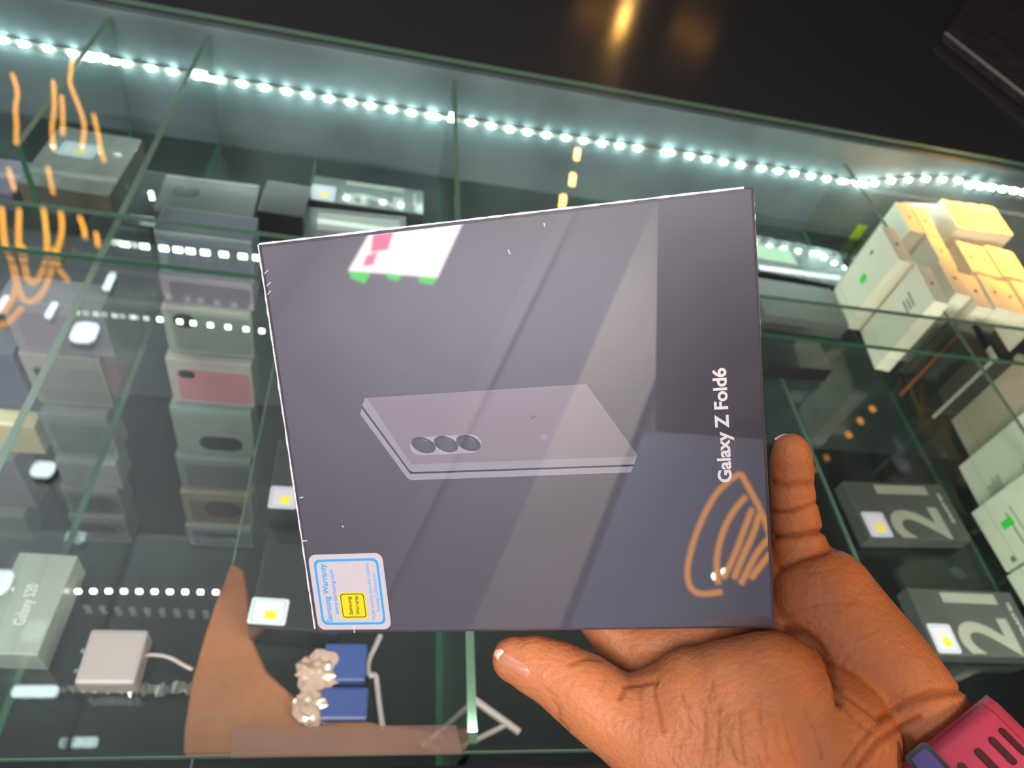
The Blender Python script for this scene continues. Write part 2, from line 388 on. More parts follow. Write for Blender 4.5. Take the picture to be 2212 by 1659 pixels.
# two black boxes with stickers, left of the held box
zb = ZF + .045
for nl, nr, fl, th, lab, sp in (
    ((576, 1100), (760, 1108), (594, 948), .045, 'black phone box with white sticker, upper one left of the held box', (582, 1050, 640, 1100)),
    ((534, 1354), (730, 1366), (560, 1167), .045, 'black phone box with white sticker, lower one left of the held box', (542, 1290, 615, 1352))):
    o, L, D = flat_box('phone_box', nl, nr, fl, zb, th, M['dark_box2'], lab, 'black phone boxes with a sticker')
    bpy.context.view_layer.update()
    x0, y1 = px_on(o, zb, sp[0]+4, sp[1]); x1, y0 = px_on(o, zb, sp[2], sp[3])
    warranty_sticker(o, x0, y0, x1-x0, y1-y0)
# box with black top between, lamp-dark cube and grey boxes at the back left
o, L, D = flat_box('phone_box', (555, 455), (655, 470), (562, 385), ZF+.06, .06, M['black'], 'plain black box left of the grey number box')
o, L, D = flat_box('phone_box', (330, 455), (545, 478), (327, 372), ZF+.05, .05, M['dark_box'], 'grey box with a camera print at the back left, left of the plain black box')
flat('camera_print', rrect(L*.12, D*.45, L*.40, D*.70, D*.1), M['dark_box2'], o, .0001)
flat('pale_border', [(0.002, D*.93), (L*.98, D*.93), (L*.98, D*.99), (.002, D*.99)], M['print_grey'], o, .0001)
o, L, D = flat_box('phone_box', (35, 395), (235, 425), (70, 262), ZF+.04, .04, mat('warm_grey_card', (84, 80, 72), .5, coat=.1), 'warm grey phone box with a white sticker among orange reflections')
bpy.context.view_layer.update()
x0, y1 = px_on(o, ZF+.04, 137, 318); x1, y0 = px_on(o, ZF+.04, 176, 342)
warranty_sticker(o, x0-.004, y0, .055, .042)
o, L, D = flat_box('phone_box', (-90, 405), (25, 422), (-70, 330), ZF+.03, .03, mat('violet_card', (84, 78, 104), .5, coat=.1), 'violet box at the far left edge behind orange reflections')

# ------------------------------------------------------------------ stacked phone boxes (columns at the left)
Y0 = 1.42*HG
def stack_box(x0, x1, yt, yb, col, label, lens=None, screen=None, border=None, xr=None):
    """one box of the left stacks: its front stands in the plane y = Y0; pixel extents of that front"""
    a = ony(x0, yb, Y0); c = ony(x0, yt, Y0); b = ony(x1, (yb+yt)/2 + .12*(x1-x0), Y0)
    w = b[0] - (a[0]+c[0])/2; h = c[2] - a[2]; X = (a[0]+c[0])/2
    if a[2] < -CH + .0225: h -= -CH + .0225 - a[2]; a[2] = -CH + .0225
    col = tuple(min(235, c*1.12) for c in col); m = mat('stack_card', col, .4, coat=.4, noise=.06)
    o = box_obj('phone_box', (0, 0, 0), (w, .055, h), m, None, .002, Mloc(X, Y0, a[2])); tag(o, label, 'box', 'phone boxes stacked at the left of the case')
    def fr(name, u0, v0, u1, v1, mm, r=.2, d=.0006):
        bm = poly_bm(rrect(u0*w, v0*h, u1*w, v1*h, min((u1-u0)*w, (v1-v0)*h)*r), d)
        bmesh.ops.rotate(bm, verts=bm.verts, cent=(0, 0, 0), matrix=Matrix.Rotation(math.pi/2, 3, 'X'))
        return link(name, bm_mesh(name, bm), mm, o)
    if screen: fr('phone_print', .10, .08, .97, .80, mat('phone_print', screen, .35, coat=.4), .12)
    if lens: fr('camera_print', *lens, M['dark_box2'], .45, .0009)
    if border: fr('pale_border', .02, .9, .98, .98, mat('pale_border', border, .5), .2)
    return (a[2], c[2])
G = (112, 124, 120)
stack_box(340, 547, 497, 590, (96, 104, 116), 'slate phone box standing above the others in the stack, behind the LED reflections', None, (88, 92, 110))
stack_box(347, 547, 592, 652, (120, 114, 128), 'mauve phone box under the slate one in the stack', None, (98, 96, 112))
stack_box(355, 547, 654, 758, G, 'grey green phone box crossed by LED reflections, just above the pink one', (.12, .55, .36, .82), (108, 120, 116), (150, 146, 140))
stack_box(366, 547, 775, 867, (140, 140, 138), 'phone box printed with a pink phone, in the stack left of the held box', (.13, .60, .32, .78), (170, 118, 128))
stack_box(376, 547, 880, 975, G, 'grey green phone box with a long dark camera print, under the pink one', (.3, .10, .85, .42), None, (120, 150, 150))
stack_box(386, 546, 985, 1055, (104, 112, 112), 'grey phone box with a thin pale line, seventh down the stack', None, (92, 100, 98), (140, 145, 142))
stack_box(396, 546, 1064, 1128, (122, 116, 98), 'brownish phone box with dark oval print near the bottom of the stack', (.3, .25, .85, .75), (108, 100, 84))
stack_box(406, 546, 1137, 1192, (118, 124, 124), 'lowest visible phone box of the stack, with a blue edged oval print', (.28, .2, .85, .75), (88, 94, 112))
stack_box(18, 236, 648, 752, (120, 120, 130), 'mauve grey box high in the left stack beside the white lamp reflection', None, (128, 118, 136))
stack_box(62, 232, 765, 868, (134, 130, 128), 'pale grey box with a small dark spot in the left stack', (.12, .6, .22, .75), (132, 130, 128))
stack_box(100, 246, 893, 980, (122, 130, 130), 'grey box with a small bright dot in the left stack', None, (112, 120, 122), (150, 145, 142))
stack_box(128, 262, 996, 1048, (130, 134, 134), 'pale narrow box in the left stack over two dark ones', None, None, (160, 160, 158))
stack_box(140, 266, 1054, 1108, (118, 112, 116), 'dark grey box with a pale rim in the left stack, second from its bottom', (.15, .15, .9, .7), (90, 94, 96), (150, 140, 142))
stack_box(160, 282, 1116, 1175, (112, 112, 108), 'bottom box of the left stack with a pale lower rim', (.1, .2, .8, .75), (84, 88, 88))
stack_box(-60, 90, 915, 972, (206, 196, 150), 'cream yellow box cut by the left picture edge')
stack_box(-60, 56, 760, 880, (74, 76, 96), 'dark indigo box cut by the left picture edge above the cream one')
stack_box(-60, 60, 990, 1090, (126, 122, 132), 'mauve box cut by the left picture edge below the cream one')
stack_box(-40, 72, 1115, 1172, (116, 124, 120), 'grey box cut by the left picture edge near the bottom')
# near left grey box
o, L, D = flat_box('phone_box', (-60, 1410), (80, 1416), (20, 1190), ZF+.04, .04, mat('grey_card', (126, 132, 128), .4, coat=.4), 'grey phone box with silver lettering at the left picture edge')
bpy.context.view_layer.update()
p0 = px_on(o, ZF+.04, 52, 1350); p1 = px_on(o, ZF+.04, 84, 1262)
text_obj('silver_lettering', 'Galaxy S20', M['silver'], o, p0, (p1[0]-p0[0], p1[1]-p0[1]), .010, math.dist(p0, p1), .0001, .01)

# ------------------------------------------------------------------ upright white boxes at the right
def apple_logo(r, m, parent, loc):
    pts = []
    for i in range(28):
        a = 2*math.pi*i/28; k = r*(1 - .10*abs(math.cos(a))**6)
        x, y = k*math.cos(a)*.9, k*math.sin(a)
        if x > r*.55 and abs(y - .1*r) < r*.42: x = r*.50
        pts.append((x, y))
    o = flat('round_emblem', pts, m, parent, 0, .0002); o.location = loc
    return o
def upright(cx, cy, ztop, label, w=.026, d=.086, h=.165, m='white', yaw=-10, face=(), group='white phone boxes standing upright', emblem=True, green=None):
    """phone box standing on its short end; broad printed face looks towards -x"""
    m = M[m] if isinstance(m, str) else m
    mw = Matrix.Translation((cx, cy, ztop - h + CH)) @ Matrix.Rotation(math.radians(yaw), 4, 'Z')
    o = box_obj('phone_box', (-w/2, -d/2, 0), (w/2, d/2, h), m, None, .0012, mw); tag(o, label, 'box', group)
    seam = box_obj('lid_seam', (-w/2-.0002, -d/2-.0002, h*.16), (w/2+.0002, d/2+.0002, h*.163), M['greyink'], o)
    if emblem: apple_logo(.0042, M['ink'], o, (0, 0, h+.0001))
    def fq(name, y0, z0, y1, z1, mm):       # patch on the -x face
        return box_obj(name, (-w/2-.0004, y0, z0), (-w/2+.0001, y1, z1), mm, o)
    for f in face:
        if f[0] == 'text':
            for i in range(f[5]):
                z = f[2] + (f[4]-f[2])*i/f[5]
                fq('small_print', f[1], z, f[1] + (f[3]-f[1])*(.6+.4*random.random()), z + (f[4]-f[2])/f[5]*.45, M['greyink'])
        else: fq(f[0], *f[1:5], M[f[5]])
    return o
tx = ('text', -.03, .03, .025, .05, 4)
upright(.893, .956, -.612, 'white phone box leftmost at the back with a green sticker on its face', .030, .10, face=(('green_sticker', -.012, .075, .004, .092, 'green'), ('emblem_print', .02, .12, .026, .128, 'ink')), yaw=-6)
upright(.903, .846, -.606, 'white phone box with a broad blank face, under the row of LED dots', .028, .098, face=(('text', -.02, .11, .02, .135, 3),), yaw=-8)
names = ['first', 'second', 'third', 'fourth']
for i, (x, y) in enumerate(((.963, .872), (.996, .850), (1.030, .848), (1.063, .846), (1.096, .845))):
    upright(x, y, -.608 - .004*(i % 2), ['white upright phone box right behind the glass divider', 'white phone box in the near row, second right of the divider', 'white phone box in the near row, third right of the divider',
            'white phone box in the near row, fourth right of the divider', 'white phone box ending the near row at the picture edge'][i], .030, .088, face=(tx,), yaw=-8)
for i, (x, y) in enumerate(((.985, .955), (1.040, .945), (1.072, .945), (1.104, .945), (1.136, .945))):
    upright(x, y, -.612 + .003*(i % 2), ['white phone box starting the middle row, by the dark divider', 'orange lit white box in the middle row below the top stack', 'orange lit white box in the middle row, second below the top stack',
            'orange lit white box in the middle row, third below the top stack', 'orange lit white box in the middle row at the picture edge'][i], .029, .088, yaw=-8)
for i, (x, y, z) in enumerate(((.966, 1.050, -.612), (.998, 1.046, -.612), (1.052, 1.050, -.590), (1.083, 1.050, -.590), (1.114, 1.052, -.590), (1.145, 1.054, -.590))):
    upright(x, y, z, ['gold lit white box leftmost in the far row', 'gold lit white box second in the far row, below the raised four', 'leftmost of the four raised gold lit boxes',
            'second of the four raised gold lit boxes', 'third of the four raised gold lit boxes', 'rightmost of the four raised gold lit boxes'][i], .029, .092, h=.165 if i < 2 else .19, yaw=-8)
# lower group, broad faces with labels
upright(.974, .560, -.622, 'white phone box with a grey text label on its face, far right', .026, .094, face=(('text', -.035, .03, .0, .058, 8), ('green_sticker', -.035, .10, -.018, .118, 'green'), ('emblem_print', -.042, .028, -.036, .034, 'greyink')), yaw=-3, emblem=False)
upright(.952, .470, -.622, 'white phone box with a green sticker right of the dark 21 box', .026, .100, face=(('green_sticker', .0, .035, .012, .056, 'green'), ('text', -.04, .05, .04, .056, 1), ('text', -.04, .062, .04, .066, 1), ('green_sticker', -.03, .09, -.012, .108, 'green'), ('code_patch', -.044, .018, -.036, .027, 'greyink')), yaw=2, emblem=False)
upright(.952, .372, -.622, 'white phone box at the right edge above the second 21 box', .026, .085, face=(('text', -.03, .03, .03, .034, 1), ('emblem_print', .01, .05, .018, .058, 'greyink')), yaw=2, emblem=False)
upright(1.020, .668, -.626, 'beige phone box between the black boxes and the labelled white box', .028, .10, m='beige', yaw=-4, emblem=False)
upright(.956, .760, -.640, 'black box with an orange stripe behind the glass divider', .035, .09, m='dark_box2', yaw=-6, emblem=False, group='black boxes standing at the right', h=.158,
        face=(('orange_stripe', .002, .0, .010, .158, 'orange_tape'),))
upright(.995, .752, -.634, 'black box with a pale upright label strip, left of the beige box', .032, .085, m='dark_box2', yaw=-6, emblem=False, group='black boxes standing at the right', h=.158,
        face=(('label_strip', -.0425, .0, -.014, .158, 'white'),))
# dark boxes seen right of the held box, lime stickers on the panel
o, L, D = flat_box('phone_box', (1640, 585), (1850, 625), (1650, 510), ZF+.04, .04, M['dark_box2'], 'black box with a pale green label right of the held box')
flat('pale_label', [(L*.02, D*.35), (L*.45, D*.35), (L*.42, D*.72), (L*.02, D*.72)], mat('pale_green_label', (150, 185, 150), .4), o, .0001)
o, L, D = flat_box('phone_box', (1655, 680), (1835, 705), (1640, 600), ZF+.035, .035, mat('mid_grey_card', (100, 106, 104), .45, coat=.15), 'grey box lit by the strip right of the held box')
o, L, D = flat_box('phone_box', (1660, 790), (1800, 800), (1650, 722), ZF+.03, .03, M['dark_box2'], 'black box in shadow nearer than the grey one right of the held box')
for i, (q, lab) in enumerate((((1853, 503), 'upper of two lime stickers on the back panel'), ((1861, 534), 'lower of two lime stickers on the back panel'))):
    P = ony(*q, YB); o = box_obj('lime_sticker', (-.012, -.001, -.021), (.012, 0, .021), M['lime'], None, 0, Mloc(P[0], YB-.0003, P[2])); tag(o, lab, 'sticker')

# ------------------------------------------------------------------ near left: arm reflection built as a shape, charger, cable, stand
def zpoly(name, pts, ztop, th, m, label, cat, bevel=0):
    P = [onz(*p, ztop) for p in pts]; c = np.mean(P, 0)
    bm = poly_bm([(p[0]-c[0], p[1]-c[1]) for p in P], th)
    bmesh.ops.translate(bm, verts=bm.verts, vec=(0, 0, -th))
    if bevel: bmesh.ops.bevel(bm, geom=bm.edges[:], offset=bevel, segments=2, affect='EDGES')
    o = link(name, bm_mesh(name, bm), m, None, Mloc(*c)); tag(o, label, cat); return o
mirrored_arm = zpoly('arm_reflection', [(500, 1215), (470, 1290), (440, 1380), (415, 1470), (398, 1580), (396, 1632), (985, 1622), (990, 1590), (880, 1572), (700, 1545), (630, 1500), (575, 1450), (545, 1380), (538, 1300), (528, 1230)], ZF+.010, .009, M['arm_brown'],  # arm reflected in the glass, built as a flat brown shape
      'flat brown shape added for an arm reflected in the glass at front', 'reflection', .002)
acr = zpoly('acrylic_plate', [(503, 1570), (498, 1636), (1000, 1628), (985, 1566)], -HG+.0035, .003, M['clear'], 'clear acrylic plate on the front edge of the glass', 'plate')
P = onz(255, 1440, ZF); ch = box_obj('charger', (-.027, -.027, 0), (.027, .027, .03), M['plastic_white'], None, .004, Mloc(*P)); tag(ch, 'small white plug charger at the front left of the case', 'charger')
for s in (-1, 1): box_obj('prong', (-.034, s*.010-.002, .012), (-.027, s*.010+.002, .016), M['chrome'], ch)
def ztube(name, pts, z, r, m, label, cat):
    Q = [onz(*p, z) for p in pts]; c = Q[0]
    o = link(name, tube_mesh(name, [tuple(q - c) for q in Q], r), m, None, Mloc(*c)); tag(o, label, cat); return o
ztube('charger_cable', [(290, 1418), (330, 1412), (370, 1420), (398, 1438), (416, 1446)], ZF+.016, .0022, M['plastic_white'], 'thin white cable running from the plug charger to the brown arm reflection', 'cable')
ztube('cable_loop', [(822, 1372), (812, 1395), (798, 1420), (793, 1445), (800, 1462), (812, 1455), (815, 1480), (820, 1530), (828, 1578)], ZF+.016, .003, M['plastic_white'], 'white cable with a small loop below the held box', 'cable')
st = bpy.data.objects.new('wire_stand', None); COL.objects.link(st); st.location = up(onz(1000, 1560, ZF)); tag(st, 'white wire phone stand at the front of the case by the thumb', 'stand')
o0 = onz(1000, 1560, ZF)
for a, b, nm in (((1025, 1512), (1122, 1582), 'side_bar'), ((1025, 1512), (915, 1612), 'leg'), ((1092, 1566), (985, 1620), 'leg'), ((915, 1608), (950, 1622), 'foot_bar')):
    pa, pb = onz(*a, ZF+.035) - o0, onz(*b, ZF+.005 if nm != 'side_bar' else ZF+.035) - o0
    link(nm, tube_mesh(nm, [tuple(pa), tuple((pa+pb)/2), tuple(pb)], .0042 if nm == 'side_bar' else .003), M['plastic_white'], st)
for (q, sx, sy, lab) in (((745, 1440), .022, .02, 'blue plastic clip under the held box, the upper one'), ((742, 1528), .024, .016, 'blue plastic clip on the brown arm reflection, the lower one')):
    P = onz(*q, ZF+.012); o = box_obj('plastic_clip', (-sx, -sy, 0), (sx, sy, .014), M['blue_plastic'], None, .003, Mloc(P[0], P[1], ZF+.012)); tag(o, lab, 'clip')
def crumple(name, q, r, label):  # shiny lump added in place of mirrored metal glints
    P = onz(*q, ZF+.02); bm = bmesh.new(); bmesh.ops.create_icosphere(bm, subdivisions=3, radius=r)
    for v in bm.verts: v.co *= 1 + random.uniform(-.25, .25); v.co.z *= .5
    o = link(name, bm_mesh(name, bm), mat('glint_foil', (150, 125, 115), .15, spec=1), None, Mloc(P[0], P[1], ZF+.02)); tag(o, label, 'glint'); return o
crumple('glint_lump', (692, 1452), .022, 'crumpled shiny lump added for metal glints beside the upper blue clip')
crumple('glint_lump', (672, 1528), .018, 'crumpled shiny lump added for metal glints beside the lower blue clip')

strip = [onz(x, 1490 + random.uniform(-5, 5), ZF+.004) for x in np.linspace(135, 505, 60)]; c0 = strip[0]; bm = bmesh.new(); prev = None
for P in strip:                                                                         # row of mirrored glints, built as a crumpled narrow strip
    w = random.uniform(.002, .007); a = bm.verts.new((P[0]-c0[0], P[1]-c0[1]-w, random.uniform(0, .006))); b_ = bm.verts.new((P[0]-c0[0]+random.uniform(-.002, .002), P[1]-c0[1]+w, random.uniform(0, .006)))
    if prev: bm.faces.new((prev[0], a, b_)); bm.faces.new((prev[0], b_, prev[1]))
    prev = (a, b_)
o = link('glint_strip', bm_mesh('glint_strip', bm), mat('glint_film', (120, 122, 118), .12, spec=1, metal=.6), None, Mloc(*c0)); tag(o, 'narrow crumpled strip added for mirrored glints in front of the plug charger', 'glint')
o, L, D = flat_box('carton_box', (1972, 462), (2125, 466), (1985, 420), -.665, ZF*-1-.665-.001, mat('brown_carton', (168, 112, 62), .55), 'brown carton box at the back right under the LED strip, behind the gold lit boxes', depth=.04)
flat('paper_label', [(L*.12, D*.62), (L*.55, D*.62), (L*.55, D*.86), (L*.12, D*.86)], M['sticker'], o, .0001)
# ------------------------------------------------------------------ far right corner: dark device on the ledge, warm lamps
dv = zpoly('dark_tablet', [(2042, 72), (2330, 297), (2480, 60), (2150, -90)], -.575, .0245, mat('dark_device', (62, 54, 56), .3, noise=.5, nscale=16, coat=.4), 'dark slab with a pale lower edge at the top right corner', 'device', .003)
pa, pb = onz(2042, 72, -.577), onz(2330, 297, -.577); c0 = Vector(dv.matrix_world.translation) - Vector((0, 0, CH))
link('pale_edge', tube_mesh('pale_edge', [tuple(Vector(pa)-c0), tuple((Vector(pa)+Vector(pb))/2-c0), tuple(Vector(pb)-c0)], .004), mat('pale_edge', (140, 142, 140), .35), dv)
# lamps above the counter, mirrored by the glass
def disc_lamp(px, py, z, rx, ry, m, label, name='ceiling_lamp', cat='lamp', rot=0):
    P = mirror_up(px, py, z); bm = poly_bm(rrect(-rx, -ry, rx, ry, min(rx, ry)*.7), .03)
    root = link(name, bm_mesh(name, bm), m, None, Mloc(*P) @ Matrix.Rotation(rot, 4, 'Z')); tag(root, label, cat)
    bm = ring_bm(rrect(-rx*1.03, -ry*1.03, rx*1.03, ry*1.03, min(rx, ry)*.72), rrect(-rx, -ry, rx, ry, min(rx, ry)*.7), .04)
    link('rim', bm_mesh('rim', bm), M['strip'], root)
    link('hanger', tube_mesh('hanger', [(0, 0, .03), (0, 0, 1.0), (0, 0, 2.6 - z)], .0012), M['strip'], root)
    return root
disc_lamp(182, 716, 1.1, .046, .056, M['lamp_white'], 'rounded white ceiling lamp mirrored at left of the glass')
disc_lamp(236, 606, 1.3, .016, .06, M['lamp_white'], 'slender white ceiling lamp mirrored near the orange loops')
disc_lamp(110, 668, 1.3, .014, .05, M['lamp_white'], 'narrow white ceiling lamp mirrored at the far left')
disc_lamp(92, 1012, 1.0, .034, .030, M['lamp_white'], 'square white ceiling lamp mirrored at the lower left')
disc_lamp(-2, 1255, 1.0, .030, .036, M['lamp_white'], 'round white ceiling lamp mirrored at the left edge')
disc_lamp(10, 655, 1.1, .02, .05, M['lamp_white'], 'white ceiling lamp mirrored at the left edge by the orange loops')
disc_lamp(100, 25, 1.1, .05, .09, M['lamp_white'], 'white ceiling lamp mirrored at the top left')
disc_lamp(75, 1492, .8, .05, .014, M['lamp_white'], 'thin white ceiling lamp mirrored at the bottom left')
for i, q in enumerate(((1246, 336), (1236, 390), (1215, 437))):
    disc_lamp(*q, 1.2, .020, .072, M['lamp_warm'], ['far', 'middle', 'near'][i] + ' one of three warm lamps mirrored above the held box', 'warm_lamp', rot=-.2)
for i, q in enumerate(((1886, 882), (1860, 908), (1835, 938))):
    disc_lamp(*q, 1.2, .016, .02, M['lamp_orange'], ['far', 'middle', 'near'][i] + ' one of three small orange lamps mirrored right of the held box', 'warm_lamp')
disc_lamp(1352, 22, .22, .025, .14, M['lamp_warm'], 'bright warm lamp mirrored in the black ledge', 'warm_lamp', rot=-.25)
disc_lamp(1500, 62, .3, .07, .16, glow('lamp_amber', (255, 170, 70), 1.6), 'broad dim amber lamp mirrored in the black ledge', 'warm_lamp', rot=.5)
disc_lamp(1285, 8, .3, .09, .14, glow('lamp_amber', (255, 170, 70), 1.2), 'dim amber lamp left of the bright one, mirrored in the black ledge', 'warm_lamp', rot=-.9)
disc_lamp(1330, 152, .5, .02, .028, glow('lamp_amber', (255, 190, 120), 4), 'tiny amber lamp mirrored low on the black ledge', 'warm_lamp', rot=.5)
# orange light loops hanging over the left of the counter
loops = [[(28, 165), (42, 200), (33, 235), (38, 275), (36, 312)], [(116, 180), (121, 235), (110, 285), (118, 325)], [(134, 212), (138, 255), (136, 292)],
         [(152, 185), (172, 235), (184, 270), (182, 300), (178, 322)], [(203, 252), (213, 290), (218, 330), (226, 350)], [(20, 368), (25, 390), (32, 412)], [(104, 365), (110, 390), (116, 420)],
         [(5, 452), (8, 530), (22, 555), (36, 600), (30, 640), (8, 672)], [(42, 455), (38, 530), (50, 560), (58, 600)], [(95, 455), (104, 520), (98, 570), (72, 618), (52, 590), (50, 535)],
         [(118, 540), (108, 600), (82, 646), (50, 652), (35, 610), (24, 560)], [(132, 462), (138, 500), (118, 555), (128, 585), (145, 602)], [(172, 470), (182, 490), (184, 512)], [(208, 505), (212, 532)],
         [(46, 662), (24, 690), (0, 702), (-20, 705)], [(160, 120), (153, 150), (152, 185)]]
root = bpy.data.objects.new('loop_lamp', None); COL.objects.link(root); zc = .95
oc = mirror_up(90, 450, zc); root.location = up(oc); tag(root, 'hanging lamp of orange light loops mirrored in the glass at left', 'lamp')
for L_ in loops:
    pts = [tuple(mirror_up(*q, zc + .02*math.sin(i)) - oc) for i, q in enumerate(L_)]
    link('light_loop', tube_mesh('light_loop', pts, .011), M['lamp_orange'], root)

# ------------------------------------------------------------------ the held box
BC = np.array([0.0496092268, 0.1418732056, -0.1842072605])
BR = np.array([[0.9159919831, -0.2124026213, -0.3403583603], [-0.1241130178, 0.6567208579, -0.7438505721], [0.3815162457, 0.7236040639, 0.5751891107]])
BW, BH, BT = .162, .1418, .026
MB = frame(up(BC), BR[:, 0], BR[:, 1], BR[:, 2])
def onbox(px, py):
    d = ray(px, py); n = BR[:, 2]; P = d * ((n @ BC)/(n @ d)) - BC
    return float(P @ BR[:, 0]), float(P @ BR[:, 1])
held = box_obj('held_phone_box', (-BW/2, -BH/2, -BT), (BW/2, BH/2, 0), M['film_box'], None, .0011, MB)
tag(held, 'large dark violet grey phone box in clear film held up by the hand', 'box')
for nm, lo, hi in (('film_seam', (-BW/2-.0005, -BH/2+.002, -.0012), (-BW/2+.0002, BH/2, .0001)), ('film_seam', (-BW/2, BH/2-.0002, -.0016), (BW/2-.003, BH/2+.0006, -.0004)),
                   ('film_seam', (BW/2-.0002, -BH/2+.002, -.0030), (BW/2+.0003, BH/2-.004, -.0026))):
    b = bmesh.new(); n = 60; ax = 0 if hi[0]-lo[0] > .01 else 1
    rings = []
    for i in range(n+1):
        t = i/n; k = .55 + .45*random.random()
        c = [(lo[j]+hi[j])/2 for j in range(3)]; hw = [(hi[j]-lo[j])/2*k for j in range(3)]
        c[ax] = lo[ax] + (hi[ax]-lo[ax])*t; o2 = 1-ax
        ring = []
        for s1, s2 in ((-1, -1), (1, -1), (1, 1), (-1, 1)):
            p = c[:]; p[o2] += s1*hw[o2]; p[2] += s2*hw[2]; ring.append(b.verts.new(p))
        if rings:
            for q in range(4): b.faces.new((rings[-1][q], rings[-1][(q+1) % 4], ring[(q+1) % 4], ring[q]))
        rings.append(ring)
    bmesh.ops.recalc_face_normals(b, faces=b.faces)
    link(nm, bm_mesh(nm, b), M['film_edge'] if lo[2] > -.002 else M['card_side'], held)
for q0, q1 in (((572, 592), (580, 584)), ((577, 618), (585, 610)), ((579, 636), (586, 628)), ((648, 1075), (655, 1074)), ((766, 1366), (765, 1352)), ((652, 1168), (664, 1168)), ((1175, 482), (1177, 490)), ((740, 1136), (742, 1138)), ((1098, 540), (1102, 549))):
    a, b_ = onbox(*q0), onbox(*q1)
    link('film_crease', tube_mesh('film_crease', [(*a, .0001), ((a[0]+b_[0])/2, (a[1]+b_[1])/2, .0003), (*b_, .0001)], .00022), M['film_edge'], held)

# printed phone picture
def c4(x, y): return onbox(760 + x/3.3515, 800 + y/3.3515)
pm = {k: mat('print_' + k, c, .45, coat=1, coat_ior=1.9, coat_rough=.02) for k, c in dict(lower=(128, 127, 140), gap=(22, 20, 28), side=(124, 123, 136), top=(110, 103, 114), island=(138, 137, 152), lens=(52, 53, 60), lens_in=(62, 64, 72), dot=(124, 116, 128)).items()}
pic = flat('phone_picture', [c4(*p) for p in ((60, 315), (74, 272), (425, 748), (2038, 690), (2020, 738), (432, 795), (398, 775))], pm['lower'], held, .00005, .00005)
flat('picture_gap', [c4(*p) for p in ((78, 255), (72, 272), (425, 750), (2040, 694), (2042, 680), (440, 733))], pm['gap'], pic, .0001, .00005)
flat('picture_side', [c4(*p) for p in ((95, 200), (78, 256), (418, 722), (445, 736), (2045, 680), (2066, 608), (1700, 98))], pm['side'], pic, .00014, .00004)
flat('picture_back', [c4(*p) for p in ((112, 200), (1700, 99), (2064, 606), (2060, 622), (440, 680), (428, 672))], pm['top'], pic, .00018, .00004)
isl = []
for i in range(13):
    a = math.radians(90 + 180*i/12); isl.append(c4(510 + 90*math.cos(a)*.98 + 0*i, 548 - 66*math.sin(a)))
for i in range(13):
    a = math.radians(-90 + 180*i/12); isl.append(c4(850 + 90*math.cos(a), 530 - 68*math.sin(a)))
flat('camera_island', isl, pm['island'], pic, .00022, .00004)
for (cx, cy) in ((521, 540), (684, 532), (846, 524)):
    for k, nm, mm, zz in ((1, 'camera_lens', 'lens', .00026), (.68, 'lens_glass', 'lens_in', .0003)):
        pts = []
        for i in range(24):
            a = 2*math.pi*i/24; u, v = 92*k*math.cos(a), 54*k*math.sin(a); c_, s_ = math.cos(.35), math.sin(.35)
            pts.append(c4(cx + u*c_ - v*s_, cy + u*s_ + v*c_))
        flat(nm, pts, pm[mm], pic, zz, .00004)
flat('flash_dot', [c4(1394 + 24*math.cos(a), 484 + 22*math.sin(a)) for a in np.linspace(0, 6.2, 18)], pm['dot'], pic, .00022, .00004)
flat('scratch', [c4(*p) for p in ((1296, 346), (1334, 324), (1330, 334), (1302, 350))], pm['lens'], pic, .00022, .00004)
M['title'] = mat('white_title', (226, 226, 230), .5)
a, b_ = onbox(1580, 1041), onbox(1567, 794)
text_obj('title_lettering', 'Galaxy Z Fold6', M['title'], held, a, (b_[0]-a[0], b_[1]-a[1]), .0040, math.dist(a, b_), .0001, .028)

# warranty sticker with its lettering
sc_ = [onbox(*p) for p in ((665, 1198), (826, 1194), (846, 1358), (689, 1360))]
cs = np.mean(sc_, 0); sw = (math.dist(sc_[0], sc_[1]) + math.dist(sc_[3], sc_[2]))/2; sh = (math.dist(sc_[0], sc_[3]) + math.dist(sc_[1], sc_[2]))/2
ea = np.array(sc_[1]) - sc_[0] + np.array(sc_[2]) - sc_[3]; sa = math.atan2(ea[1], ea[0])
stk = flat('warranty_sticker', rrect(-sw/2, -sh/2, sw/2, sh/2, .0028), M['sticker'], held, 0, .00015); stk.location = (cs[0], cs[1], .0001); stk.rotation_euler.z = sa
def sp(s, t): return ((s-.5)*sw, (.5-t)*sh)
bm = ring_bm(rrect(-sw*.435, -sh*.435, sw*.435, sh*.435, .0022), rrect(-sw*.405, -sh*.405, sw*.405, sh*.405, .0018), .00006)
bmesh.ops.translate(bm, verts=bm.verts, vec=(0, 0, .00015)); link('blue_border', bm_mesh('blue_border', bm), M['blue'], stk)
text_obj('sticker_lettering', 'Samsung Warranty', M['blue'], stk, sp(.215, .90), (0, 1), sw*.075, sh*.78, .00015, .02, .00005)
text_obj('sticker_lettering', 'www.samsung.com', M['blue'], stk, sp(.315, .80), (0, 1), sw*.058, sh*.60, .00015, .01, .00005)
text_obj('sticker_lettering', '*As per warranty terms and conditions', M['blue'], stk, sp(.80, .88), (0, 1), sw*.045, sh*.76, .00015, .0, .00005)
text_obj('sticker_lettering', 'Samsung Gulf Electronics', M['blue'], stk, sp(.875, .76), (0, 1), sw*.045, sh*.50, .00015, .0, .00005)
ys = flat('yellow_square', rrect(*sp(.345, .855), *sp(.705, .505), .0012), M['yellow'], stk, .00015, .00005)
x0, y0 = sp(.365, .838); x1, y1 = sp(.685, .522)
bm = ring_bm(rrect(x0, y0, x1, y1, .001), rrect(x0+.0003, y0+.0003, x1-.0003, y1-.0003, .0008), .00003)
